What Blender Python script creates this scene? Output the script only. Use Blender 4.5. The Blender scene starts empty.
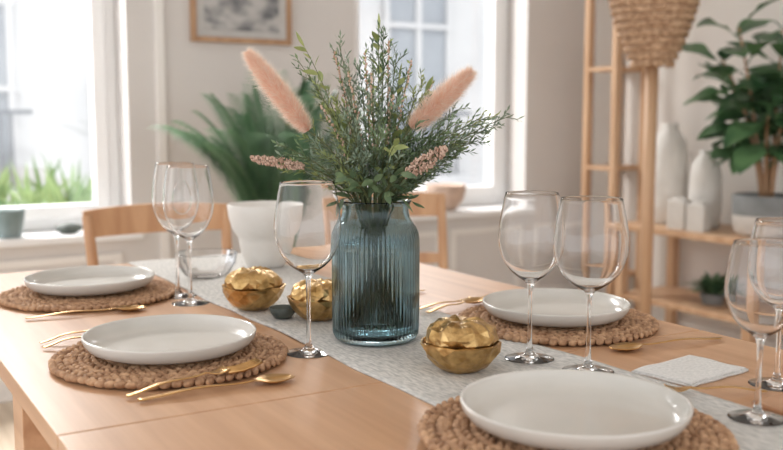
import bpy, math, random
from mathutils import Vector, Matrix
random.seed(7)
pi=math.pi
sc=bpy.context.scene
sc.view_settings.view_transform='Standard'
sc.view_settings.look='None'

# ---------------------------------------------------------------- materials
def srgb(c):
    r=[]
    for v in c:
        v=v/255.0
        r.append(v/12.92 if v<=0.04045 else ((v+0.055)/1.055)**2.4)
    return (r[0],r[1],r[2],1.0)

def base_mat(name):
    m=bpy.data.materials.new(name); m.use_nodes=True
    nt=m.node_tree
    return m,nt,nt.nodes['Principled BSDF']

def pmat(name,c1,c2=None,rough=0.5,metal=0.0,scale=(20,20,20),bump=0.0,detail=4,bscale=None,sss=0.0,spec=None,coat=0.0,lo=0.35,hi=0.65,bdist=0.002):
    m,nt,b=base_mat(name)
    c2=c2 or c1
    tc=nt.nodes.new('ShaderNodeTexCoord'); mp=nt.nodes.new('ShaderNodeMapping')
    mp.inputs['Scale'].default_value=scale
    nz=nt.nodes.new('ShaderNodeTexNoise'); nz.inputs['Scale'].default_value=1.0; nz.inputs['Detail'].default_value=detail
    cr=nt.nodes.new('ShaderNodeValToRGB')
    cr.color_ramp.elements[0].position=lo; cr.color_ramp.elements[1].position=hi
    cr.color_ramp.elements[0].color=srgb(c1); cr.color_ramp.elements[1].color=srgb(c2)
    L=nt.links.new
    L(tc.outputs['Object'],mp.inputs['Vector']); L(mp.outputs['Vector'],nz.inputs['Vector'])
    L(nz.outputs['Fac'],cr.inputs['Fac']); L(cr.outputs['Color'],b.inputs['Base Color'])
    b.inputs['Roughness'].default_value=rough; b.inputs['Metallic'].default_value=metal
    if spec is not None: b.inputs['Specular IOR Level'].default_value=spec
    if coat: b.inputs['Coat Weight'].default_value=coat
    if sss:
        b.inputs['Subsurface Weight'].default_value=sss; b.inputs['Subsurface Scale'].default_value=0.01
    if bump:
        bp=nt.nodes.new('ShaderNodeBump'); bp.inputs['Strength'].default_value=bump; bp.inputs['Distance'].default_value=bdist
        if bscale:
            n2=nt.nodes.new('ShaderNodeTexNoise'); n2.inputs['Scale'].default_value=bscale; n2.inputs['Detail'].default_value=3
            L(tc.outputs['Object'],n2.inputs['Vector']); L(n2.outputs['Fac'],bp.inputs['Height'])
        else: L(nz.outputs['Fac'],bp.inputs['Height'])
        L(bp.outputs['Normal'],b.inputs['Normal'])
    return m

def glass(name,col=(1,1,1,1),ior=1.45,rough=0.0):
    m=bpy.data.materials.new(name); m.use_nodes=True; nt=m.node_tree
    for n in list(nt.nodes): nt.nodes.remove(n)
    o=nt.nodes.new('ShaderNodeOutputMaterial'); g=nt.nodes.new('ShaderNodeBsdfGlass')
    g.inputs['Color'].default_value=col; g.inputs['IOR'].default_value=ior; g.inputs['Roughness'].default_value=rough
    nt.links.new(g.outputs[0],o.inputs[0]); return m

def pane(name,mix=0.05,fres=False):
    m=bpy.data.materials.new(name); m.use_nodes=True; nt=m.node_tree
    for n in list(nt.nodes): nt.nodes.remove(n)
    o=nt.nodes.new('ShaderNodeOutputMaterial'); t=nt.nodes.new('ShaderNodeBsdfTransparent'); g=nt.nodes.new('ShaderNodeBsdfGlossy')
    g.inputs['Roughness'].default_value=0.02
    x=nt.nodes.new('ShaderNodeMixShader'); x.inputs[0].default_value=mix
    if fres:
        lw=nt.nodes.new('ShaderNodeLayerWeight'); lw.inputs['Blend'].default_value=0.35
        nt.links.new(lw.outputs['Fresnel'],x.inputs[0])
    nt.links.new(t.outputs[0],x.inputs[1]); nt.links.new(g.outputs[0],x.inputs[2]); nt.links.new(x.outputs[0],o.inputs[0]); return m

def leafmat(name,c1,c2,rough=0.5,tr=0.25,scale=8):
    m,nt,b=base_mat(name)
    tc=nt.nodes.new('ShaderNodeTexCoord'); nz=nt.nodes.new('ShaderNodeTexNoise'); nz.inputs['Scale'].default_value=scale
    cr=nt.nodes.new('ShaderNodeValToRGB'); cr.color_ramp.elements[0].position=0.35; cr.color_ramp.elements[1].position=0.65
    cr.color_ramp.elements[0].color=srgb(c1); cr.color_ramp.elements[1].color=srgb(c2)
    L=nt.links.new
    L(tc.outputs['Object'],nz.inputs['Vector']); L(nz.outputs['Fac'],cr.inputs['Fac']); L(cr.outputs['Color'],b.inputs['Base Color'])
    b.inputs['Roughness'].default_value=rough
    t=nt.nodes.new('ShaderNodeBsdfTranslucent'); L(cr.outputs['Color'],t.inputs['Color'])
    x=nt.nodes.new('ShaderNodeMixShader'); x.inputs[0].default_value=tr
    o=nt.nodes['Material Output']; L(b.outputs[0],x.inputs[1]); L(t.outputs[0],x.inputs[2]); L(x.outputs[0],o.inputs[0])
    return m

M={}
M['wall']=pmat('wall_paint',(212,208,205),(217,213,210),rough=0.85,scale=(3,3,3),bump=0.05,bscale=120)
M['wallR']=pmat('wall_paint_warm',(228,222,216),(232,227,221),rough=0.85,scale=(3,3,3),bump=0.05,bscale=120)
M['trim']=pmat('trim_paint',(234,231,227),(238,235,231),rough=0.5,scale=(3,3,3))
M['white']=pmat('window_paint',(236,236,236),(240,240,240),rough=0.4,scale=(3,3,3))
M['floor']=pmat('floor_oak',(200,182,160),(222,206,186),rough=0.5,scale=(30,2,30),bump=0.1)
M['table']=pmat('table_oak',(182,136,100),(212,170,134),rough=0.36,scale=(34,1.6,34),bump=0.08,detail=8,lo=0.25,hi=0.72)
M['oak']=pmat('chair_oak',(186,142,106),(208,168,130),rough=0.45,scale=(20,20,3),bump=0.08,detail=6)
M['oakL']=pmat('shelf_oak',(192,152,118),(212,176,142),rough=0.45,scale=(20,20,2),bump=0.08,detail=6)
M['seagrass']=pmat('seagrass',(142,102,72),(206,166,130),rough=0.75,scale=(70,70,70),bump=0.6,bscale=400,lo=0.3,hi=0.65)
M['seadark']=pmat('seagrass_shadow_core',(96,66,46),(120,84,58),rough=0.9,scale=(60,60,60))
M['plate']=pmat('stoneware',(206,203,196),(216,212,205),rough=0.22,scale=(6,6,6),coat=0.3)
M['ceramic']=pmat('ceramic_matte',(222,218,212),(232,229,224),rough=0.55,scale=(12,12,12),bump=0.3,bscale=60)
M['gold']=pmat('brushed_gold',(192,150,96),(212,172,118),rough=0.30,metal=1.0,scale=(30,30,30),bump=0.05)
M['goldfoil']=pmat('gold_foil',(172,136,84),(220,186,130),rough=0.34,metal=1.0,scale=(60,60,60),bump=0.9,bscale=90,bdist=0.003)
M['glass']=glass('clear_glass',(1,1,1,1),1.42)
M['teal']=glass('teal_glass',(0.73,0.81,0.83,1),1.45,0.0)
M['water']=glass('vase_water',(0.86,0.91,0.925,1),1.33)
M['pane']=pane('window_glass')
M['thin']=pane('thin_glass',0.15,True)
M['linen']=pmat('runner_linen',(174,174,171),(216,213,208),rough=0.9,scale=(260,60,150),bump=0.8,detail=5,lo=0.32,hi=0.62)
M['napkin']=pmat('napkin_linen',(206,205,202),(224,222,219),rough=0.9,scale=(200,200,200),bump=0.5)
M['leafA']=leafmat('sprig_green',(78,102,72),(130,152,112),scale=30)
M['leafB']=leafmat('sprig_light_green',(126,142,86),(172,182,120),scale=30)
M['leafC']=leafmat('sprig_grey_green',(104,126,108),(152,168,144),scale=30)
M['stem']=leafmat('stem_green',(76,90,58),(112,116,76),tr=0.05,scale=30)
M['pink']=leafmat('bunny_tail_core',(242,204,182),(248,216,196),tr=0.35,scale=60,rough=1.0)
M['pinkh']=leafmat('bunny_tail_hair',(252,236,222),(255,246,236),tr=0.55,scale=90,rough=1.0)
M['flower']=leafmat('flower_dusty',(194,158,136),(232,204,186),tr=0.2,scale=120,rough=0.9)
M['palm']=leafmat('palm_green',(74,112,80),(124,158,122),scale=6)
M['fiddle']=leafmat('fiddle_green',(52,88,58),(100,136,92),rough=0.35,tr=0.15,scale=8)
M['bush']=leafmat('bush_green',(104,134,86),(150,174,122),scale=6)
M['pot']=pmat('pot_grey',(120,122,122),(140,142,142),rough=0.6,scale=(10,10,10),bump=0.2,bscale=50)
M['potw']=pmat('pot_white',(205,202,198),(220,217,212),rough=0.6,scale=(10,10,10))
M['tealpot']=pmat('pot_teal',(110,128,128),(136,150,150),rough=0.5,scale=(10,10,10))
M['soil']=pmat('soil',(50,38,30),(76,60,46),rough=0.95,scale=(60,60,60),bump=0.8)
M['dark']=pmat('dark_stone',(58,66,62),(92,98,92),rough=0.5,scale=(30,30,30))
M['rose']=pmat('clay_rose',(196,168,150),(210,184,166),rough=0.7,scale=(20,20,20),bump=0.2)
M['wicker']=pmat('wicker',(164,128,98),(212,178,146),rough=0.8,scale=(50,50,50),bump=0.4,bscale=300)
M['facade']=pmat('facade_stone',(188,190,192),(202,203,204),rough=0.9,scale=(1,1,1))
M['fwin']=pmat('facade_window',(138,145,153),(160,166,172),rough=0.3,scale=(1,1,1))
M['iron']=pmat('iron_rail',(100,104,110),(120,124,130),rough=0.6)
M['board']=pmat('board_walnut',(164,120,88),(188,144,110),rough=0.5,scale=(30,3,30),bump=0.1)
M['frame']=pmat('frame_wood',(168,130,98),(188,150,116),rough=0.5,scale=(30,30,5))
M['mount']=pmat('print_mount',(190,188,186),(198,196,193),rough=0.8)
M['print']=pmat('print_sketch',(110,112,116),(190,188,186),rough=0.8,scale=(9,9,14),detail=8,lo=0.38,hi=0.6)

# ---------------------------------------------------------------- mesh builder
class MB:
    def __init__(s): s.v=[];s.f=[];s.m=[];s.mats=[]
    def mi(s,k):
        if k not in s.mats: s.mats.append(k)
        return s.mats.index(k)
    def add(s,vs,fs,k,mtx=None):
        o=len(s.v); i=s.mi(k)
        if mtx is not None: vs=[mtx@Vector(v) for v in vs]
        s.v.extend([tuple(v) for v in vs])
        for f in fs: s.f.append([a+o for a in f]); s.m.append(i)
    def box(s,lo,hi,k,mtx=None):
        x0,y0,z0=lo;x1,y1,z1=hi
        s.add([(x0,y0,z0),(x1,y0,z0),(x1,y1,z0),(x0,y1,z0),(x0,y0,z1),(x1,y0,z1),(x1,y1,z1),(x0,y1,z1)],
              [(0,3,2,1),(4,5,6,7),(0,1,5,4),(1,2,6,5),(2,3,7,6),(3,0,4,7)],k,mtx)
    def lathe(s,prof,k,n=64,mtx=None,rf=None,closed=False,zf=None):
        vs=[];fs=[];rows=[]
        for j,(r,z) in enumerate(prof):
            if r<1e-6:
                rows.append([len(vs)]); vs.append((0,0,z))
            else:
                row=[]
                for i in range(n):
                    a=2*pi*i/n; rr=r*(rf(a,z,j) if rf else 1)
                    row.append(len(vs)); vs.append((rr*math.cos(a),rr*math.sin(a),z+(zf(a,z,j) if zf else 0)))
                rows.append(row)
        R=list(range(len(rows)-1))
        prs=[(rows[i],rows[i+1]) for i in R]
        if closed: prs.append((rows[-1],rows[0]))
        for a,b in prs:
            if len(a)==1 and len(b)==1: continue
            for i in range(n):
                j=(i+1)%n
                if len(a)==1: fs.append((a[0],b[j],b[i]))
                elif len(b)==1: fs.append((a[i],a[j],b[0]))
                else: fs.append((a[i],a[j],b[j],b[i]))
        s.add(vs,fs,k,mtx)
    def tube(s,pts,rad,k,n=6,cap=True,mtx=None):
        pts=[Vector(p) for p in pts]; vs=[];fs=[]
        if not isinstance(rad,(list,tuple)): rad=[rad]*len(pts)
        t=(pts[1]-pts[0]).normalized()
        u=t.orthogonal().normalized()
        for i,p in enumerate(pts):
            if i==0: t=pts[1]-pts[0]
            elif i==len(pts)-1: t=pts[-1]-pts[-2]
            else: t=pts[i+1]-pts[i-1]
            t=t.normalized(); u=(u-t*u.dot(t))
            u=u.normalized() if u.length>1e-6 else t.orthogonal().normalized()
            w=t.cross(u)
            for j in range(n):
                a=2*pi*j/n; q=p+(u*math.cos(a)+w*math.sin(a))*rad[i]; vs.append(q)
        for i in range(len(pts)-1):
            for j in range(n):
                fs.append((i*n+j,i*n+(j+1)%n,(i+1)*n+(j+1)%n,(i+1)*n+j))
        if cap:
            fs.append(tuple(range(n))[::-1]); fs.append(tuple((len(pts)-1)*n+j for j in range(n)))
        s.add(vs,fs,k,mtx)
    def ell(s,c,ax,rad,k,nu=8,nv=5):
        c=Vector(c); X,Y,Z=ax; vs=[c+Z*rad[2]]; fs=[]
        for i in range(1,nv):
            ph=pi*i/nv
            for j in range(nu):
                a=2*pi*j/nu
                vs.append(c+X*(rad[0]*math.sin(ph)*math.cos(a))+Y*(rad[1]*math.sin(ph)*math.sin(a))+Z*(rad[2]*math.cos(ph)))
        vs.append(c-Z*rad[2]); b=len(vs)-1
        for j in range(nu): fs.append((0,1+j,1+(j+1)%nu))
        for i in range(nv-2):
            for j in range(nu):
                fs.append((1+i*nu+j,1+(i+1)*nu+j,1+(i+1)*nu+(j+1)%nu,1+i*nu+(j+1)%nu))
        o=1+(nv-2)*nu
        for j in range(nu): fs.append((b,o+(j+1)%nu,o+j))
        s.add(vs,fs,k)
    def leaf(s,base,d,nrm,L,W,k,seg=2,droop=0.0,fold=0.15,peak=0.5,wav=0.0):
        base=Vector(base); d=Vector(d).normalized(); nrm=Vector(nrm)
        side=d.cross(nrm)
        side=side.normalized() if side.length>1e-5 else d.orthogonal().normalized()
        nrm=side.cross(d).normalized()
        vs=[base];fs=[]
        ex=math.log(0.5)/math.log(peak)
        for i in range(1,seg):
            t=i/seg; w=W*0.5*math.sin(pi*t**ex)
            c=base+d*(L*t)+Vector((0,0,-1))*(droop*L*t*t)
            wv=nrm*(wav*W*math.sin(t*14))
            vs+= [c+side*w+nrm*(fold*w)+wv, c, c-side*w+nrm*(fold*w)-wv]
        vs.append(base+d*L+Vector((0,0,-1))*(droop*L)); e=len(vs)-1
        if seg==2:
            fs=[(0,1,2),(0,2,3),(1,e,2),(2,e,3)]
        else:
            fs=[(0,1,2),(0,2,3)]
            for i in range(seg-2):
                a=1+3*i
                fs+=[(a,a+3,a+4,a+1),(a+1,a+4,a+5,a+2)]
            a=1+3*(seg-2); fs+=[(a,e,a+1),(a+1,e,a+2)]
        s.add(vs,fs,k)
    def obj(s,name,loc=(0,0,0),rotz=0,smooth=True,bevel=0,parent=None,sharp=None):
        me=bpy.data.meshes.new(name); me.from_pydata(s.v,[],s.f)
        for k in s.mats: me.materials.append(M[k])
        me.polygons.foreach_set('material_index',s.m)
        me.polygons.foreach_set('use_smooth',[smooth]*len(s.f)); me.update()
        return place(me,name,loc,rotz,bevel,parent)
def place(me,name,loc=(0,0,0),rotz=0,bevel=0,parent=None):
    o=bpy.data.objects.new(name,me); sc.collection.objects.link(o)
    o.location=loc; o.rotation_euler=(0,0,rotz)
    if bevel:
        b=o.modifiers.new('bevel','BEVEL'); b.width=bevel; b.segments=2; b.limit_method='ANGLE'
    if parent: o.parent=parent
    return o
X,Y,Z=Vector((1,0,0)),Vector((0,1,0)),Vector((0,0,1))

# ---------------------------------------------------------------- room shell
WY=3.92; WT=0.25; RX=3.65; CZ=2.75; LX=-2.2; NY=-2.6; SILL=0.65; TOP=2.35
w1=(-0.45,1.096); w2=(2.156,3.175)
b=MB()
for x0,x1 in ((LX,w1[0]),(w1[1],w2[0]),(w2[1],RX+0.2)): b.box((x0,WY,0),(x1,WY+WT,CZ),'wall')
for x0,x1 in (w1,w2):
    b.box((x0,WY,0),(x1,WY+WT,SILL-0.03),'wall'); b.box((x0,WY,TOP),(x1,WY+WT,CZ),'wall')
b.obj('wall_back',smooth=False)
b=MB(); b.box((RX,NY,0),(RX+0.2,WY,CZ),'wallR'); b.obj('wall_right',smooth=False)
b=MB(); b.box((LX-0.2,NY,-0.1),(RX+0.2,WY+WT,0),'floor'); b.obj('floor',smooth=False)
b=MB(); b.box((LX-0.2,NY,CZ),(RX+0.2,WY+WT,CZ+0.1),'white'); b.obj('ceiling',smooth=False)
b=MB(); b.box((LX,WY-0.018,0),(RX,WY,0.12),'trim'); b.obj('baseboard_back',smooth=False,bevel=0.004)
b=MB(); b.box((RX-0.018,NY,0),(RX,WY-0.02,0.12),'trim'); b.obj('baseboard_right',smooth=False,bevel=0.004)
def moulding(b,x0,x1,z0,z1,t=0.03):
    y0,y1=WY-0.012,WY
    b.box((x0,y0,z0),(x1,y1,z0+t),'trim'); b.box((x0,y0,z1-t),(x1,y1,z1),'trim')
    b.box((x0,y0,z0+t),(x0+t,y1,z1-t),'trim'); b.box((x1-t,y0,z0+t),(x1,y1,z1-t),'trim')
b=MB()
moulding(b,2.2,2.64,0.18,0.56); moulding(b,2.70,3.14,0.18,0.56); moulding(b,3.24,3.6,0.18,0.56)
moulding(b,-0.3,0.35,0.18,0.56); moulding(b,0.42,1.05,0.18,0.56)
b.obj('trim_1',smooth=False,bevel=0.003)
b=MB(); b.box((1.21,WY-0.02,0.12),(1.25,WY,CZ),'trim'); b.obj('trim_2',smooth=False,bevel=0.004)
for i,(x0,x1) in enumerate((w1,w2)):
    b=MB(); b.box((x0-0.03,WY-0.07,SILL-0.03),(x1+0.03,WY-0.001,SILL),'white'); b.box((x0+0.001,WY-0.001,SILL-0.03),(x1-0.001,WY+WT,SILL),'white')
    b.obj('trim_%d'%(3+i),smooth=False,bevel=0.005)
    e=bpy.data.objects.new('window_%d'%(i+1),None); sc.collection.objects.link(e)
    b=MB(); ya,yb=WY+0.16,WY+0.235; fw=0.05
    b.box((x0,ya,SILL),(x0+fw,yb,TOP),'white'); b.box((x1-fw,ya,SILL),(x1,yb,TOP),'white')
    b.box((x0+fw,ya,SILL),(x1-fw,yb,SILL+fw),'white'); b.box((x0+fw,ya,TOP-fw),(x1-fw,yb,TOP),'white')
    mid=(x0+x1)/2 if i==0 else None
    spans=[(x0+fw,mid),(mid,x1-fw)] if mid is not None else [(x0+fw,x1-fw)]
    for a,c in spans:
        s=0.055; y2,y3=ya-0.02,yb-0.02
        b.box((a,y2,SILL+fw),(a+s,y3,TOP-fw),'white'); b.box((c-s,y2,SILL+fw),(c,y3,TOP-fw),'white')
        b.box((a+s,y2,SILL+fw),(c-s,y3,SILL+fw+s),'white'); b.box((a+s,y2,TOP-fw-s),(c-s,y3,TOP-fw),'white')
    b.obj('frame',smooth=False,bevel=0.006,parent=e)
    g=MB(); g.box((x0+fw,ya+0.03,SILL+fw),(x1-fw,ya+0.034,TOP-fw),'pane'); g.obj('glass',smooth=False,parent=e)

# outside facade
b=MB(); fy=9.0
b.box((-6,fy,-3),(13,fy+0.4,5.5),'facade')
xx=-5.5
while xx<12.5:
    b.box((xx,fy-0.02,0.55),(xx+0.75,fy,2.9),'fwin'); 
    for q in (xx-0.06,xx+0.75,xx+0.35): b.box((q,fy-0.06,0.5),(q+0.06,fy-0.02,2.95),'facade')
    for zz in (0.5,1.35,2.1,2.9): b.box((xx-0.1,fy-0.07,zz),(xx+0.85,fy-0.02,zz+0.05),'facade')
    for q in range(9): b.box((xx+q*0.09,fy-0.3,0.5),(xx+q*0.09+0.02,fy-0.28,1.15),'iron')
    b.box((xx-0.1,fy-0.32,1.15),(xx+0.9,fy-0.27,1.19),'iron'); b.box((xx-0.15,fy-0.4,0.36),(xx+0.95,fy-0.02,0.5),'facade')
    xx+=1.55
b.box((-6,fy-0.1,3.1),(13,fy,3.3),'facade')
b.obj('building_facade',smooth=False)
b=MB(); b.box((0.2,4.55,0.30),(1.9,4.8,0.52),'potw')
for i in range(420):
    p=(random.uniform(0.25,1.85),random.uniform(4.58,4.77),0.52)
    d=(random.uniform(-.5,.5),random.uniform(-.4,.4),1)
    b.leaf(p,d,(random.uniform(-1,1),-1,0),random.uniform(0.25,0.52),random.uniform(0.015,0.035),'bush',seg=4,droop=random.uniform(0,.4))
b.obj('window_box_planter')

# ---------------------------------------------------------------- dining table
TX0,TX1,TY0,TY1=0.215,1.281,0.15,2.36; SE=1.10
b=MB()
b.box((TX0,TY0,0.722),(TX1,SE-0.0012,0.75),'table'); b.box((TX0,SE+0.0012,0.722),(TX1,TY1,0.75),'table')
b.box((TX0+0.05,TY0+0.06,0.63),(TX0+0.075,TY1-0.06,0.722),'table'); b.box((TX1-0.075,TY0+0.06,0.63),(TX1-0.05,TY1-0.06,0.722),'table')
b.box((TX0+0.075,TY0+0.06,0.63),(TX1-0.075,TY0+0.085,0.722),'table'); b.box((TX0+0.075,TY1-0.085,0.63),(TX1-0.075,TY1-0.06,0.722),'table')
for x in (TX0+0.005,TX1-0.075):
    for y in (TY0+0.05,1.36,TY1-0.12):
        b.box((x,y,0),(x+0.07,y+0.075,0.722),'table')
b.obj('dining_table',smooth=False,bevel=0.0015)

def runner():
    b=MB(); x0,x1=0.648,0.972; y0,y1=TY0,TY1; nx,ny=30,190; vs=[];fs=[]
    for j in range(ny+1):
        y=y0+(y1-y0)*j/ny
        for i in range(nx+1):
            u=i/nx; x=x0+(x1-x0)*u+0.003*math.sin(y*9+1)+0.0015*math.sin(y*31)
            z=0.7525+0.0012*(1+math.sin(x*37+y*11))*0.5+0.0009*(1+math.sin(x*13-y*23))*0.5
            if i in(0,nx): z-=0.0008
            vs.append((x,y,z))
    W=nx+1
    for j in range(ny):
        for i in range(nx): fs.append((j*W+i,j*W+i+1,(j+1)*W+i+1,(j+1)*W+i))
    b.add(vs,fs,'linen'); o=b.obj('table_runner')
    s=o.modifiers.new('thick','SOLIDIFY'); s.thickness=0.002; s.offset=-1
runner()

# folded napkin (two stacked layers of cloth with a soft fold)
b=MB()
for lay,(hx,hy,z0) in enumerate(((0.070,0.050,0.0),(0.068,0.047,0.0022))):
    nx,ny=24,18; top=[];W=nx+1; vs=[];fs=[]
    for side in (0,1):
        for j in range(ny+1):
            for i in range(nx+1):
                u=2*i/nx-1; v=2*j/ny-1
                z=z0+(0.0022 if side else 0.0002)+ (0.0007*math.sin(u*5+v*3+lay) +0.0007 if side else 0)
                e=1-0.012*abs(v)**4
                vs.append((hx*u*e+0.001*math.sin(v*6),hy*v+0.001*math.sin(u*7),z))
    n=W*(ny+1)
    for j in range(ny):
        for i in range(nx):
            q=(j*W+i,j*W+i+1,(j+1)*W+i+1,(j+1)*W+i); fs.append(q[::-1]); fs.append(tuple(a+n for a in q))
    ring=[i for i in range(W)]+[j*W+nx for j in range(1,ny+1)]+[ny*W+i for i in range(nx-1,-1,-1)]+[j*W for j in range(ny-1,0,-1)]
    for k in range(len(ring)):
        a,c=ring[k],ring[(k+1)%len(ring)]; fs.append((a,c,c+n,a+n))
    b.add(vs,fs,'napkin')
b.obj('folded_napkin',(1.050,0.918,0.7503),0.12)

# ---------------------------------------------------------------- place mats
def mat_mesh():
    b=MB(); R=0.174; n=9; w=R/n
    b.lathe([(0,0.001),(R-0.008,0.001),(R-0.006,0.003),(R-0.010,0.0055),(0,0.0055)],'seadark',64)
    for k in range(n):
        r=w*(k+0.5); cnt=max(6,int(2*pi*r/0.0145))
        for i in range(cnt):
            for sgn in (-1,1):
                a=2*pi*(i+0.25*sgn)/cnt+k*0.7+random.uniform(-.15,.15)/max(1,cnt)
                rad=Vector((math.cos(a),math.sin(a),0)); tan=Vector((-math.sin(a),math.cos(a),0))
                c=rad*(r+sgn*w*0.23+random.uniform(-.0008,.0008))+Z*(0.0064+random.uniform(-.0006,.0012))
                q=0.55+random.uniform(-.12,.12)
                ax1=(tan*0.85+rad*sgn*-q).normalized(); ax2=Z.cross(ax1)
                b.ell(c,(ax1,ax2,Z),(0.0098,0.0046,0.0054),'seagrass',8,5)
    me=bpy.data.meshes.new('round_placemat'); me.from_pydata(b.v,[],b.f)
    for k in b.mats: me.materials.append(M[k])
    me.polygons.foreach_set('material_index',b.m)
    me.polygons.foreach_set('use_smooth',[True]*len(b.f)); me.update(); return me
mm=mat_mesh()
mats=[(0.456,1.955),(0.437,1.372),(1.098,1.262),(0.708,0.782)]
plates=[(0.462,1.968),(0.438,1.376),(1.095,1.262),(0.712,0.786)]
for i,(x,y) in enumerate(mats): place(mm,'woven_placemat',(x,y,0.7555 if i==3 else 0.7505),i*1.3)
pm=MB()
pm.lathe([(0,0.002),(0.074,0.002),(0.076,0),(0.080,0),(0.082,0.002),(0.106,0.0045),(0.119,0.010),(0.1262,0.019),(0.1282,0.0265),(0.1282,0.0282),(0.1268,0.0292),(0.1250,0.0288),(0.1238,0.026),(0.1205,0.0165),(0.114,0.0108),(0.104,0.0082),(0.09,0.0072),(0,0.0066)],'plate',96)
pme=None
for i,(x,y) in enumerate(plates):
    z=0.7505+0.0128+(0.005 if i==3 else 0)
    if pme is None: o=pm.obj('dinner_plate',(x,y,z)); pme=o.data
    else: place(pme,'dinner_plate',(x,y,z),i)

# ---------------------------------------------------------------- wine glasses
def wineglass(x,y,h,rb,z=0.7501,fr=0.037):
    s=h/0.26; k=rb/0.052
    outer=[(0,0.0),(fr*0.97,0.0),(fr,0.0006),(fr*0.985,0.0012),(fr*0.6,0.0022),(0.010,0.0055),(0.0050,0.012),(0.0034,0.026),(0.0030,0.06),(0.0031,0.100),(0.0040,0.116),(0.0075,0.1225),
       (0.020*k,0.1285),(0.034*k,0.140),(0.0455*k,0.158),(0.051*k,0.178),(0.052*k,0.194),(0.0500*k,0.215),(0.0455*k,0.240),(0.0415*k,0.260)]
    inner=[(0.0411*k,0.2602),(0.0407*k,0.2598),(0.0447*k,0.240),(0.0492*k,0.215),(0.0512*k,0.194),(0.0502*k,0.178),(0.0447*k,0.158),(0.0332*k,0.1410),(0.0190*k,0.1298),(0.006,0.1250),(0,0.1245)]
    b=MB(); b.lathe([(r,zz*s) for r,zz in outer+inner],'glass',64)
    o=b.obj('wine_glass',(x,y,z))
    sb=o.modifiers.new('s','SUBSURF'); sb.levels=1; sb.render_levels=1
    return o
wineglass(0.632,1.300,0.265,0.052)
wineglass(0.612,1.866,0.272,0.047)
wineglass(0.609,1.780,0.270,0.049)
wineglass(0.890,1.082,0.248,0.049,z=0.755)
wineglass(0.915,0.983,0.246,0.053,z=0.755)
wineglass(0.942,0.720,0.212,0.043,z=0.755,fr=0.034)
wineglass(1.100,0.812,0.226,0.045)

# ---------------------------------------------------------------- vase
VX,VY=0.762,1.318; VS=1.05
def rib(a,z,j):
    f=1.0
    if z>0.158: f=max(0,1-(z-0.158)/0.02)
    if z<0.012: f=max(0,z/0.012)
    return 1+0.011*f*math.cos(60*a)
vo=[(0,0.0),(0.058,0.0),(0.063,0.003),(0.0660,0.010),(0.0665,0.02),(0.067,0.05),(0.067,0.08),(0.067,0.11),(0.067,0.14),(0.0668,0.155),(0.0655,0.165),(0.062,0.174),(0.0565,0.182),(0.0525,0.190),(0.051,0.198),(0.0515,0.206),(0.0545,0.2125),(0.0550,0.2145)]
vi=[(0.0530,0.2150),(0.0515,0.213),(0.0490,0.206),(0.0485,0.198),(0.050,0.190),(0.054,0.182),(0.0592,0.174),(0.0625,0.165),(0.0638,0.155),(0.064,0.14),(0.064,0.08),(0.0635,0.02),(0.060,0.013),(0,0.012)]
vo=[(r*VS,z*VS) for r,z in vo]; vi=[(r*VS,z*VS) for r,z in vi]
b=MB(); nO=len(vo)
b.lathe(vo+vi,'teal',360,rf=lambda a,z,j: rib(a,z/VS,j) if j<nO else 1.0)
vase=b.obj('ribbed_glass_vase',(VX,VY,0.755),math.radians(-31))
b=MB(); b.lathe([(r*VS,z*VS) for r,z in [(0,0.0125),(0.059,0.0135),(0.0627,0.02),(0.0632,0.08),(0.0632,0.14),(0.063,0.15),(0,0.15)]],'water',96)
b.obj('water',parent=vase)

# ---------------------------------------------------------------- bouquet (local: x right, y back, z up)
B=MB()
PX=0.00163
def T(px,py,dy=0.0): return Vector(((px-377)*PX, dy, 0.223+(208-py)*PX*0.97))
def bez(p0,p1,p2,n):
    r=[]
    for i in range(n+1):
        t=i/n; r.append(p0*(1-t)**2+p1*(2*t*(1-t))+p2*t*t)
    return r
def stempath(tip,n=14,bend=0.5):
    side=Vector((tip.x,tip.y,0)); 
    q=side*(0.032/max(0.03,side.length)) if side.length>0.01 else Vector((0.01,0,0))
    neck=Vector((q.x*random.uniform(.4,1),q.y*random.uniform(.4,1)+random.uniform(-.01,.01),0.215))
    foot=Vector((-q.x*1.1+random.uniform(-.012,.012),-q.y+random.uniform(-.015,.015),0.022))
    low=[foot.lerp(neck,i/4) for i in range(4)]
    h=(tip-neck); mid=neck+Vector((h.x*0.32,h.y*0.32,h.z*bend+0.02))
    up=bez(neck,mid,tip,n)
    return low,up
def rv(s=1): return Vector((random.uniform(-s,s),random.uniform(-s,s),random.uniform(-s,s)))
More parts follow.
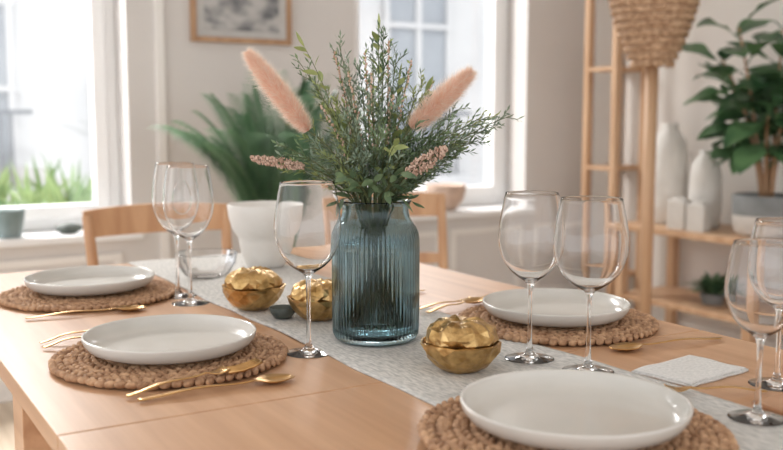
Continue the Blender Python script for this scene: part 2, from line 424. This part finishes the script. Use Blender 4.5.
def sprig(tip,kind='fine',mat='leafA',start=0.25):
    low,up=stempath(tip); n=len(up)
    B.tube(low+up,[0.0015]*len(low)+[0.0015-0.0010*i/(n-1) for i in range(n)],'stem',5)
    length=sum((up[i+1]-up[i]).length for i in range(n-1))
    if kind=='fine':
        nb=int(length*(1-start)/0.0105)
        for i in range(nb):
            t=start+(1-start)*i/nb; f=t*(n-1); k=min(int(f),n-2); p=up[k].lerp(up[k+1],f-k); d=(up[k+1]-up[k]).normalized()
            a=i*2.4+random.uniform(-.4,.4); u=d.orthogonal().normalized(); w=d.cross(u); rad=u*math.cos(a)+w*math.sin(a)
            bd=(d*1.0+rad*0.65).normalized(); bl=0.036*(1-t)**0.6+0.012; bl*=random.uniform(.7,1.15)
            e=p+bd*bl; B.tube([p,p.lerp(e,.5)+d*0.001,e],[0.0007,0.0006,0.0004],'stem',3,False)
            nl=int(bl/0.0026)
            for q in range(nl):
                tt=(q+1)/nl; c=p.lerp(e,tt); aa=q*2.4+i; rd=(u*math.cos(aa)+w*math.sin(aa))
                m=mat if random.random()<.8 else 'leafC'
                B.leaf(c,bd*0.9+rd*0.7+rv(.2),d+rv(.4),random.uniform(.009,.016),random.uniform(.0026,.0042),m,2)
    elif kind=='leafy':
        nb=int(length*(1-start)/0.014)
        for i in range(nb):
            t=start+(1-start)*(i+.5)/nb; f=t*(n-1); k=min(int(f),n-2); p=up[k].lerp(up[k+1],f-k); d=(up[k+1]-up[k]).normalized()
            a=i*2.4+random.uniform(-.4,.4); u=d.orthogonal().normalized(); w=d.cross(u); rad=u*math.cos(a)+w*math.sin(a)
            B.leaf(p,d*0.8+rad*0.8,d+rv(.4),random.uniform(.026,.042)*(1.1-.4*t),random.uniform(.009,.013),mat,5,droop=.15,peak=.45)
        B.leaf(up[-1],(up[-1]-up[-2]),rv(1),.03,.009,mat,5)
    elif kind=='buds':
        nb=int(length*(1-start)/0.005)
        for i in range(nb):
            t=start+(1-start)*i/nb; f=t*(n-1); k=min(int(f),n-2); p=up[k].lerp(up[k+1],f-k); d=(up[k+1]-up[k]).normalized()
            c=p+rv(1).normalized()*random.uniform(.002,.007)*(1.2-t)
            B.ell(c,(X,Y,Z),(.0022,.0022,.0026),'flower',5,3)
            if i%2==0: B.leaf(p,d+rv(.8),rv(1),.010,.004,mat,2)
fine=[(385,34,.0),(340,46,.03),(362,70,-.04),(346,84,.05),(320,92,-.05),(300,66,.05),(374,50,.06),(398,60,-.03),(405,80,.04),(425,84,.06),(430,108,-.05),
(512,120,.0),(500,130,.05),(480,122,-.04),(468,148,.03),(455,128,-.06),(440,150,.05),(448,168,-.04),(464,112,.07),(300,128,.02),(285,150,-.03),(300,170,.05),(318,150,-.07),(330,125,.06),
(274,170,.04),(395,110,-.08),(375,100,-.09),(350,120,-.09),(415,135,-.09),(335,160,-.08),(430,165,-.08),(400,165,-.09),(360,160,-.09),(380,140,-.10),(352,185,-.06),(405,190,-.06),(420,182,.03),(330,180,.03),
(488,142,.0),(492,120,.03),(460,160,.0),(322,165,.0),(310,140,.0),(445,135,.02),(338,105,.0),(412,120,.0)]
for i,(a,c,dy) in enumerate(fine): sprig(T(a,c,dy),'fine',('leafA','leafC','leafC','leafA','leafB')[i%5],start=0.12)
for a,c,dy in [(310,55,-.02),(400,88,-.03),(425,98,.0),(380,36,.03),(395,150,-.11)]: sprig(T(a,c,dy),'leafy','leafB',start=.3)
for a,c,dy in [(402,175,-.11),(350,178,-.10),(376,182,-.10),(388,195,-.07),(412,205,-.05),(343,204,-.05)]: sprig(T(a,c,dy),'leafy','leafA',start=.1)
for a,c,dy in [(336,56,.01),(368,60,-.06),(352,78,-.07),(412,66,-.04),(395,100,-.08),(435,85,.03),(325,110,-.06),(390,46,-.02),(374,80,-.09)]: sprig(T(a,c,dy),'buds','leafB',start=.4)
def tail(bot,tip,r=0.022):
    low,up=stempath(bot,10)
    B.tube(low+up,0.0013,'stem',5)
    ax=tip-bot; L=ax.length; d=ax.normalized(); u=d.orthogonal().normalized(); w=d.cross(u)
    n=16; pts=[];rad=[]
    prof=lambda t: (math.sin(pi*min(1,max(0,t))**0.85))**0.5
    for i in range(n+1):
        t=i/n; pts.append(bot+ax*t); rad.append(max(0.0006,r*0.40*prof(t)))
    B.tube(pts,rad,'pink',14)
    for i in range(13000):
        t=random.random(); a=random.uniform(0,2*pi); rd=u*math.cos(a)+w*math.sin(a)
        long=random.random()<.30
        p=bot+ax*t+rd*(r*0.38*prof(t)); h=(rd*1.1+d*(0.35+t*.7)+rv(.4)).normalized()*(random.uniform(.016,.024) if long else random.uniform(.008,.015))*(0.6+.4*prof(t))
        s=h.cross(rv(1)).normalized()*(0.00018 if long else 0.00026)
        B.add([p-s,p+s,p+h],[(0,1,2)],'pinkh' if long or random.random()<.35 else 'pink')
tail(T(313,136,-.03),T(256,60,-.03),0.0250)
tail(T(411,133,-.05),T(468,79,-.05),0.0250)
def spike(bot,tip,r=0.011):
    low,up=stempath(bot,8); B.tube(low+up,0.0012,'stem',5)
    ax=tip-bot; B.tube([bot,tip],0.001,'stem',4)
    d=ax.normalized(); u=d.orthogonal().normalized(); w=d.cross(u)
    for i in range(330):
        t=random.random(); a=random.uniform(0,2*pi); rd=u*math.cos(a)+w*math.sin(a)
        rr=r*(math.sin(pi*(t*.9+.07))**.6)*random.uniform(.5,1)
        c=bot+ax*t+rd*rr; q=random.uniform(.0013,.0023)
        B.ell(c,(X,Y,Z),(q,q,q*1.2),'flower',5,4)
spike(T(405,178,-.10),T(443,152,-.10),.013)
spike(T(308,172,-.02),T(256,163,-.02),.009)
B.obj('flower_bouquet',(VX,VY,0.755),math.radians(-31))

# ---------------------------------------------------------------- gold tealight bowls
def goldbowl(x,y,s=1.0,rot=0,z=0.755,seed=1):
    b=MB(); n=11; rg=random.Random(seed)
    tab={}
    def J(key,amp):
        if key not in tab: tab[key]=rg.uniform(-1,1)
        return tab[key]*amp
    rows=[(0.026,0.0),(0.039,0.008),(0.0485,0.019),(0.0550,0.031),(0.0585,0.042)]
    vs=[(0,0,0)];fs=[]
    for j,(r,q) in enumerate(rows):
        for i in range(n):
            a=2*pi*(i+0.5*(j%2))/n; rr=r*s*(1+J(('b',i,j),0.04)); vs.append((rr*math.cos(a),rr*math.sin(a),q*s+(J(('c',i,j),0.0018) if j else 0)))
    for i in range(n): fs.append((0,1+(i+1)%n,1+i))
    for j in range(len(rows)-1):
        A=1+j*n; C=1+(j+1)*n
        for i in range(n):
            i2=(i+1)%n
            if j%2==0: fs+=[(A+i,A+i2,C+i),(A+i2,C+i2,C+i)]
            else: fs+=[(A+i,A+i2,C+i2),(A+i,C+i2,C+i)]
    top=1+(len(rows)-1)*n; o=len(vs)
    for i in range(n):
        v=Vector(vs[top+i]); vs.append((v.x*.95,v.y*.95,v.z+0.0005)); 
    for i in range(n):
        v=Vector(vs[top+i]); vs.append((v.x*.70,v.y*.70,v.z-0.022*s))
    vs.append((0,0,0.012*s)); e=len(vs)-1
    for i in range(n):
        i2=(i+1)%n
        fs+=[(top+i,top+i2,o+i2,o+i),(o+i,o+i2,o+n+i2,o+n+i),(o+n+i,o+n+i2,e)]
    b.add(vs,fs,'goldfoil')
    def fd(a,z_,j): return 1+0.02*math.cos(9*a+0.4*j)+J(('d',round(a,3),j),0.045)
    def zd(a,z_,j): return 0.0008*math.cos(9*a+0.4*j+.8)+J(('e',round(a,3),j),0.0024)
    # creased foil crown: coarse random facets, triangulated for sharp folds
    k0=len(b.f)
    b.lathe([(r*s,q*s) for r,q in [(0,0.012),(0.03,0.018),(0.045,0.032),(0.0510,0.043),(0.0505,0.052),(0.0455,0.061),(0.036,0.068),(0.024,0.072),(0.012,0.071),(0,0.069)]],'goldfoil',26,rf=fd,zf=zd)
    nf=[];nm=[]
    for idx,(f,m) in enumerate(zip(b.f,b.m)):
        if idx>=k0 and len(f)==4:
            if rg.random()<.5: nf+=[[f[0],f[1],f[2]],[f[0],f[2],f[3]]]
            else: nf+=[[f[0],f[1],f[3]],[f[1],f[2],f[3]]]
            nm+=[m,m]
        else: nf.append(f); nm.append(m)
    b.f=nf;b.m=nm
    b.obj('gold_candle_bowl',(x,y,z),rot,smooth=False)
goldbowl(0.686,1.648,1.04,0.3,seed=2); goldbowl(0.768,1.085,1.0,1.1,seed=5); goldbowl(0.748,1.500,0.95,2.0,seed=9)
b=MB(); b.lathe([(0,0),(0.016,0),(0.022,0.008),(0.0245,0.018),(0.023,0.0185),(0.020,0.010),(0,0.007)],'dark',40); b.obj('small_dark_dish',(0.700,1.545,0.755))

b=MB()
b.lathe([(0,0),(0.040,0),(0.047,0.004),(0.058,0.03),(0.064,0.062),(0.066,0.074),(0.070,0.078),(0.080,0.094),(0.088,0.122),(0.091,0.150),(0.0895,0.152),(0.0875,0.150),(0.084,0.122),(0.074,0.094),(0.05,0.080),(0,0.077)],'ceramic',72)
b.obj('ceramic_serving_bowl',(0.915,2.115,0.7545))
b=MB()
b.lathe([(0,0),(0.035,0),(0.050,0.008),(0.064,0.03),(0.069,0.055)],'thin',64,rf=lambda a,z,j:1+0.01*math.cos(16*a))
b.lathe([(0.0685,0.055),(0.0695,0.0556),(0.069,0.0566),(0.068,0.056)],'thin',64,closed=True)
b.obj('glass_dish',(0.735,2.035,0.7545))

# ---------------------------------------------------------------- cutlery
def cutlery(kind,p0,p1,zs=0.7502,ze=None,name=None):
    ze=zs if ze is None else ze
    a=Vector((p0[0],p0[1],zs)); c=Vector((p1[0],p1[1],ze)); L=(c-a).length
    b=MB(); NB=44; NC=6; head=0.056 if kind=='spoon' else 0.030
    vs=[];fs=[]
    for i in range(NB+1):
        s=L*i/NB; q=s-(L-head)
        if q<0:
            t=s/(L-head); w=0.0056-0.0028*math.sin(pi*min(1,t*1.0)*.5)
            if i==0: w*=0.6
            z=0.002+0.006*math.sin(pi*t)**2*(0.8)+0.004*t**6; dep=0
        else:
            t=q/head
            if kind=='spoon': w=0.0028+0.0175*math.sin(pi*min(.985,t**.85*.97+.0))**.75; dep=0.007*math.sin(pi*t); z=0.006*(1-t)+0.0045*t
            else: w=0.0028+0.0095*min(1,t*1.4); dep=0.0015*t; z=0.006-0.0035*math.sin(pi*t)
        for j in range(NC+1):
            v=2*j/NC-1; zz=z-dep*(1-v*v)+ (0.0005 if q<0 else 0.0)*(1-v*v)
            vs.append((s,w*v,max(0.0009,zz+0.0016)))
    W=NC+1
    for i in range(NB):
        for j in range(NC): fs.append((i*W+j,(i+1)*W+j,(i+1)*W+j+1,i*W+j+1))
    b.add(vs,fs,'gold')
    if kind=='fork':
        for k in range(4):
            y=-0.0102+0.0068*k
            pts=[(L-0.002,y,0.0035),(L+0.018,y*1.02,0.0015),(L+0.036,y*1.0,0.003),(L+0.048,y*.98,0.006)]
            b.tube(pts,[0.0017,0.0015,0.0012,0.0007],'gold',6)
    o=b.obj(name or ('table_'+kind),a,math.atan2(c.y-a.y,c.x-a.x))
    o.rotation_euler=(0,-math.asin((ze-zs)/L),math.atan2(c.y-a.y,c.x-a.x))
    m=o.modifiers.new('t','SOLIDIFY'); m.thickness=0.0014; m.offset=1
cutlery('spoon',(0.330,1.176),(0.545,1.172))
cutlery('fork',(0.322,1.200),(0.462,1.205),0.7502,0.7645)
cutlery('spoon',(0.300,1.775),(0.515,1.762))
cutlery('fork',(0.285,1.565),(0.400,1.561),0.7502,0.7645)
cutlery('fork',(0.283,1.530),(0.385,1.522),0.7502,0.7645)
cutlery('spoon',(1.245,1.028),(1.035,1.062))
cutlery('fork',(0.925,1.455),(1.075,1.477),0.757,0.757)
cutlery('spoon',(0.928,1.420),(1.075,1.442),0.757,0.764)
cutlery('spoon',(1.065,1.640),(0.870,1.655),0.7505,0.757)
cutlery('fork',(1.050,0.790),(0.925,0.845),0.7505,0.757)
b=MB()
b.box((0.990,0.60,0.7502),(1.17,0.766,0.7575),'board'); b.obj('wooden_board',smooth=False,bevel=0.002)

# ---------------------------------------------------------------- chairs
def chair(x,y,rot):
    b=MB(); W=0.225
    vs=[];fs=[];n=40
    for z,s in ((0.435,0.96),(0.44,1.0),(0.458,1.0),(0.463,0.97)):
        for i in range(n):
            a=2*pi*i/n; ca,sa=math.cos(a),math.sin(a); e=0.38
            vs.append((0.225*s*abs(ca)**e*(1 if ca>0 else -1),0.215*s*abs(sa)**e*(1 if sa>0 else -1)*1.0,z))
    for k in range(3):
        for i in range(n): fs.append((k*n+i,k*n+(i+1)%n,(k+1)*n+(i+1)%n,(k+1)*n+i))
    fs.append(tuple(range(n))[::-1]); fs.append(tuple(3*n+i for i in range(n)))
    b.add(vs,fs,'oak')
    for sx in (-1,1):
        b.tube([(sx*0.185,-0.17,0.437),(sx*0.20,-0.19,0.2),(sx*0.21,-0.20,0.0)],[0.019,0.016,0.012],'oak',10)
        b.tube([(sx*0.205,0.235,0.0),(sx*0.20,0.205,0.25),(sx*0.198,0.19,0.45),(sx*0.205,0.215,0.66),(sx*0.213,0.245,0.83)],[0.012,0.017,0.019,0.017,0.015],'oak',10)
        b.tube([(sx*0.197,-0.185,0.22),(sx*0.201,0.206,0.22)],0.009,'oak',8)
    b.tube([(-0.198,0.0,0.22),(0.198,0.0,0.22)],0.009,'oak',8)
    def rail(z0,z1,yb,wd,th=0.018,bow=0.05):
        vs=[];fs=[];n=18
        for i in range(n+1):
            u=2*i/n-1; xx=wd*u; yy=yb+bow*(1-u*u); d=0.008*(1-u*u)
            vs+=[(xx,yy-th/2,z0-d*0),(xx,yy+th/2,z0),(xx,yy+th/2+0.004,z1+d),(xx,yy-th/2+0.004,z1+d)]
        for i in range(n):
            for j in range(4): fs.append((i*4+j,i*4+(j+1)%4,(i+1)*4+(j+1)%4,(i+1)*4+j))
        fs.append((0,3,2,1)); fs.append((n*4,n*4+1,n*4+2,n*4+3)); b.add(vs,fs,'oak')
    rail(0.765,0.845,0.238,0.225); rail(0.60,0.635,0.205,0.20,0.014,0.045)
    b.obj('dining_chair',(x,y,0),rot,smooth=False,bevel=0.003)
chair(0.87,2.57,0.0)
chair(1.66,2.60,-0.12)

# ---------------------------------------------------------------- floor palm
def pot(b,r0,r1,h,k,zb=0):
    b.lathe([(0,zb),(r0,zb),(r0*1.02,zb+0.01),(r1,zb+h-0.01),(r1*1.02,zb+h),(r1*0.94,zb+h),(r1*0.9,zb+h*0.86),(0,zb+h*0.86)],k,56)
    b.lathe([(r1*0.89,zb+h*0.87),(0,zb+h*0.88)],'soil',40)
b=MB(); pot(b,0.13,0.17,0.40,'rose',0.12)
b.box((-0.15,-0.15,0.09),(0.15,0.15,0.12),'oak')
for sx in(-1,1):
    for sy in(-1,1): b.box((sx*.13-.015,sy*.13-.015,0),(sx*.13+.015,sy*.13+.015,0.09),'oak')
for i in range(42):
    a=i*2.4+0.3; el=0.25+0.75*((i*7)%10)/10.0; L=random.uniform(0.68,0.92)
    hd=Vector((math.cos(a),math.sin(a)*0.5,0)); p0=Vector((0,0,0.46))+hd*0.03
    pts=[]; n=20
    for k in range(n+1):
        t=k/n; pts.append(p0+hd*(L*0.38*el*(t+0.8*t*t)/1.3)+Z*(L*(1.25*t-(0.28+0.26*el)*t*t)))
    b.tube(pts,[0.006*(1-0.75*k/n) for k in range(n+1)],'palm',5)
    for k in range(6,n+1):
        for h2 in (0,0.5):
            if k==n and h2: continue
            p=pts[k] if not h2 else pts[k].lerp(pts[k+1],.5)
            d=(pts[k]-pts[k-1]).normalized(); sd=d.cross(Z); sd=sd.normalized() if sd.length>.05 else X; t=k/n
            ll=0.13*math.sin(pi*(0.15+0.8*(t-.2)))+.03
            for s in (-1,1): b.leaf(p,d*0.65+sd*s*0.8+Z*0.05,Z+Vector((0,-.6,0)),ll,0.010,'palm',4,droop=0.35,fold=.1)
b.obj('potted_palm',(1.50,3.36,0))

# picture
b=MB(); x0,x1,z0,z1=1.365,1.825,1.435,1.98; y1=WY-0.002; y0=y1-0.025; t=0.022
b.box((x0,y0,z0),(x1,y1,z0+t),'frame'); b.box((x0,y0,z1-t),(x1,y1,z1),'frame'); b.box((x0,y0,z0+t),(x0+t,y1,z1-t),'frame'); b.box((x1-t,y0,z0+t),(x1,y1,z1-t),'frame')
b.box((x0+t,y0+0.012,z0+t),(x1-t,y1,z1-t),'mount'); b.box((x0+t+.035,y0+0.010,z0+t+.03),(x1-t-.035,y0+0.012,z1-t-.03),'print')
b.obj('framed_picture',smooth=False,bevel=0.002)

# sill objects
b=MB(); b.ell((0,0,0.022),(X,Y,Z),(0.055,0.035,0.022),'dark',16,8); b.obj('dark_pebble',(0.845,3.93,SILL))
b=MB(); pot(b,0.045,0.06,0.11,'tealpot'); b.obj('small_plant_pot',(0.62,3.93,SILL))
b=MB(); b.lathe([(0,0),(0.04,0),(0.055,0.01),(0.09,0.06),(0.105,0.13),(0.10,0.132),(0.085,0.07),(0.05,0.02),(0,0.015)],'rose',48); b.obj('clay_bowl',(2.70,3.96,SILL))

# ---------------------------------------------------------------- right side furniture
CX0,CX1,CY0,CY1=3.22,3.63,1.75,3.32; CZT=0.62
b=MB()
b.box((CX0,CY0,CZT-0.03),(CX1,CY1,CZT),'oakL')
for y in (CY0+0.02,2.52,CY1-0.065):
    for x in (CX0+0.01,CX1-0.055): b.box((x,y,0),(x+0.045,y+0.045,CZT-0.03),'oakL')
b.box((CX0+0.02,CY0+0.02,0.26),(CX1-0.02,CY1-0.02,0.285),'oakL')
b.obj('console_table',smooth=False,bevel=0.003)
b=MB()
for y in (3.70,3.50):
    for x in (3.40,3.60): b.box((x,y,0),(x+0.035,y+0.035,2.3),'oakL')
for z in (0.3,0.85,1.35,1.85,2.26):
    b.box((3.40,3.535,z),(3.635,3.70,z+0.022),'oakL')
b.obj('open_shelf_rack',smooth=False,bevel=0.002)
def lampshade():
    b=MB()
    b.box((-0.022,-0.022,0.03),(0.022,0.022,1.36),'oakL',Matrix.Rotation(-0.54,4,'Z')); b.box((-0.14,-0.14,0),(0.14,0.14,0.03),'oakL')
    prof=[]
    N=15
    for i in range(N+1):
        t=i/N; z=1.34+0.46*t; r=0.085+0.105*math.sin(min(1,t*1.25)*pi*.5)-0.06*max(0,t-.72)/.28
        prof.append((r,z))
    b.lathe([(0,1.338)]+[(r-0.006,z) for r,z in prof]+[(r-0.014,z) for r,z in reversed(prof)]+[(0,1.345)],'wicker',48)
    for r,z in prof:
        cnt=int(2*pi*r/0.026)
        for i in range(cnt):
            a=2*pi*(i+random.uniform(-.2,.2))/cnt+z*37; rad=Vector((math.cos(a),math.sin(a),0)); tan=Vector((-math.sin(a),math.cos(a),0))
            s=1 if (int(z*100)%2) else -1
            ax=(tan+Z*0.55*s).normalized(); b.ell(rad*r+Z*(z+random.uniform(-.004,.004)),(ax,rad,ax.cross(rad)),(0.020,0.008,0.011),'wicker',7,5)
    b.obj('woven_shade_floor_lamp',(3.02,2.90,0),0.0)
lampshade()
def bigvase(x,y,r,h,nm):
    b=MB()
    pr=[(0,0),(r*.8,0),(r*.88,h*.02),(r*.98,h*.2),(r,h*.42),(r*.97,h*.66),(r*.84,h*.82),(r*.56,h*.91),(r*.42,h*.95),(r*.46,h),(r*.38,h),(r*.36,h*.95),(0,h*.9)]
    b.lathe(pr,'ceramic',56,rf=lambda a,z,j:1+0.03*math.cos(9*a+z*40)); b.obj(nm,(x,y,CZT))
bigvase(3.42,3.16,0.09,0.47,'white_ceramic_vase'); bigvase(3.42,2.94,0.072,0.35,'white_ceramic_vase')
for dx,dy,h in ((3.29,2.97,.13),(3.29,2.86,.12)):
    b=MB(); b.box((-.04,-.04,0),(.04,.04,h),'ceramic'); b.lathe([(0.03,h),(0.03,h+.012),(0.022,h+.012),(0.022,h-.0)],'ceramic',24); b.obj('ceramic_block_candle_holder',(dx,dy,CZT),0.3,smooth=False,bevel=0.006)
# fiddle leaf plant
b=MB(); b.lathe([(0,0),(0.10,0),(0.125,0.02),(0.135,0.09)],'potw',48); b.lathe([(0.135,0.09),(0.137,0.17),(0.132,0.175),(0.122,0.17),(0.12,0.15)],'pot',48); b.lathe([(0.121,0.15),(0,0.155)],'soil',40)
for s in range(8):
    a=s*0.83+.4; top=Vector((-0.06+0.10*math.cos(a),0.19*math.sin(a),0.50+0.12*(s%4)))
    pts=bez(Vector((0.02*math.cos(a),0.02*math.sin(a),0.15)),Vector((-.02+0.05*math.cos(a),0.05*math.sin(a),0.5)),top,14)
    b.tube(pts,[0.009*(1-.5*k/14) for k in range(15)],'frame',7)
    for k in range(3,15):
        aa=k*2.4+s; hd=Vector((math.cos(aa),math.sin(aa),0))
        if hd.x>0: hd.x*=0.25
        p=pts[k]; st=p+hd*0.04+Z*0.03; b.tube([p,st],0.003,'fiddle',5)
        b.leaf(st,hd*1.0+Z*random.uniform(-.1,.7),Z-hd*.3+Vector((-.3,-.2,0)),random.uniform(.17,.25),random.uniform(.11,.15),'fiddle',9,droop=random.uniform(.1,.5),fold=.25,peak=.6,wav=.03)
for i,v in enumerate(b.v):
    if v[0]>0.22: b.v[i]=(0.22,v[1],v[2])
b.obj('fiddle_leaf_plant',(3.40,2.60,CZT))
b=MB(); pot(b,0.045,0.055,0.05,'pot')
for i in range(120):
    a=random.uniform(0,2*pi); hd=Vector((math.cos(a),math.sin(a),0))
    b.leaf(hd*.02+Z*0.045,hd*random.uniform(.3,1)+Z*random.uniform(.3,1.6),Z,random.uniform(.10,.18),.022,'palm',5,droop=.4)
b.obj('small_potted_fern',(3.40,2.86,0.285))

# ---------------------------------------------------------------- lights
w=bpy.data.worlds.new('sky'); sc.world=w; w.use_nodes=True
bg=w.node_tree.nodes['Background']; bg.inputs[0].default_value=(0.98,0.985,1.0,1); bg.inputs[1].default_value=1.65
def area(loc,tgt,sx,sy,p,col):
    l=bpy.data.lights.new('window_light','AREA'); l.shape='RECTANGLE'; l.size=sx; l.size_y=sy; l.energy=p; l.color=col
    o=bpy.data.objects.new('window_daylight',l); sc.collection.objects.link(o); o.location=loc
    o.rotation_euler=(Vector(tgt)-Vector(loc)).to_track_quat('-Z','Y').to_euler()
area((0.2,4.9,2.7),(0.7,1.6,0.75),1.6,1.0,210,(1,.98,.95))
area((2.65,4.9,2.7),(1.2,1.4,0.75),1.2,1.0,110,(1,.98,.95))
s=bpy.data.lights.new('sun','SUN'); s.energy=0.8; s.angle=0.02; so=bpy.data.objects.new('sun',s); sc.collection.objects.link(so)
so.rotation_euler=Vector((0.15,0.62,-0.77)).to_track_quat('-Z','Y').to_euler()
# ---------------------------------------------------------------- camera
cam=bpy.data.cameras.new('camera'); co=bpy.data.objects.new('camera',cam); sc.collection.objects.link(co)
cam.sensor_width=36; cam.lens=36*950/783; cam.clip_start=0.02
co.location=(0,0,1.11)
co.rotation_euler=(pi/2-math.atan(106/950),0,-math.radians(31))
cam.dof.use_dof=True; cam.dof.focus_distance=1.45; cam.dof.aperture_fstop=3.5
sc.camera=co
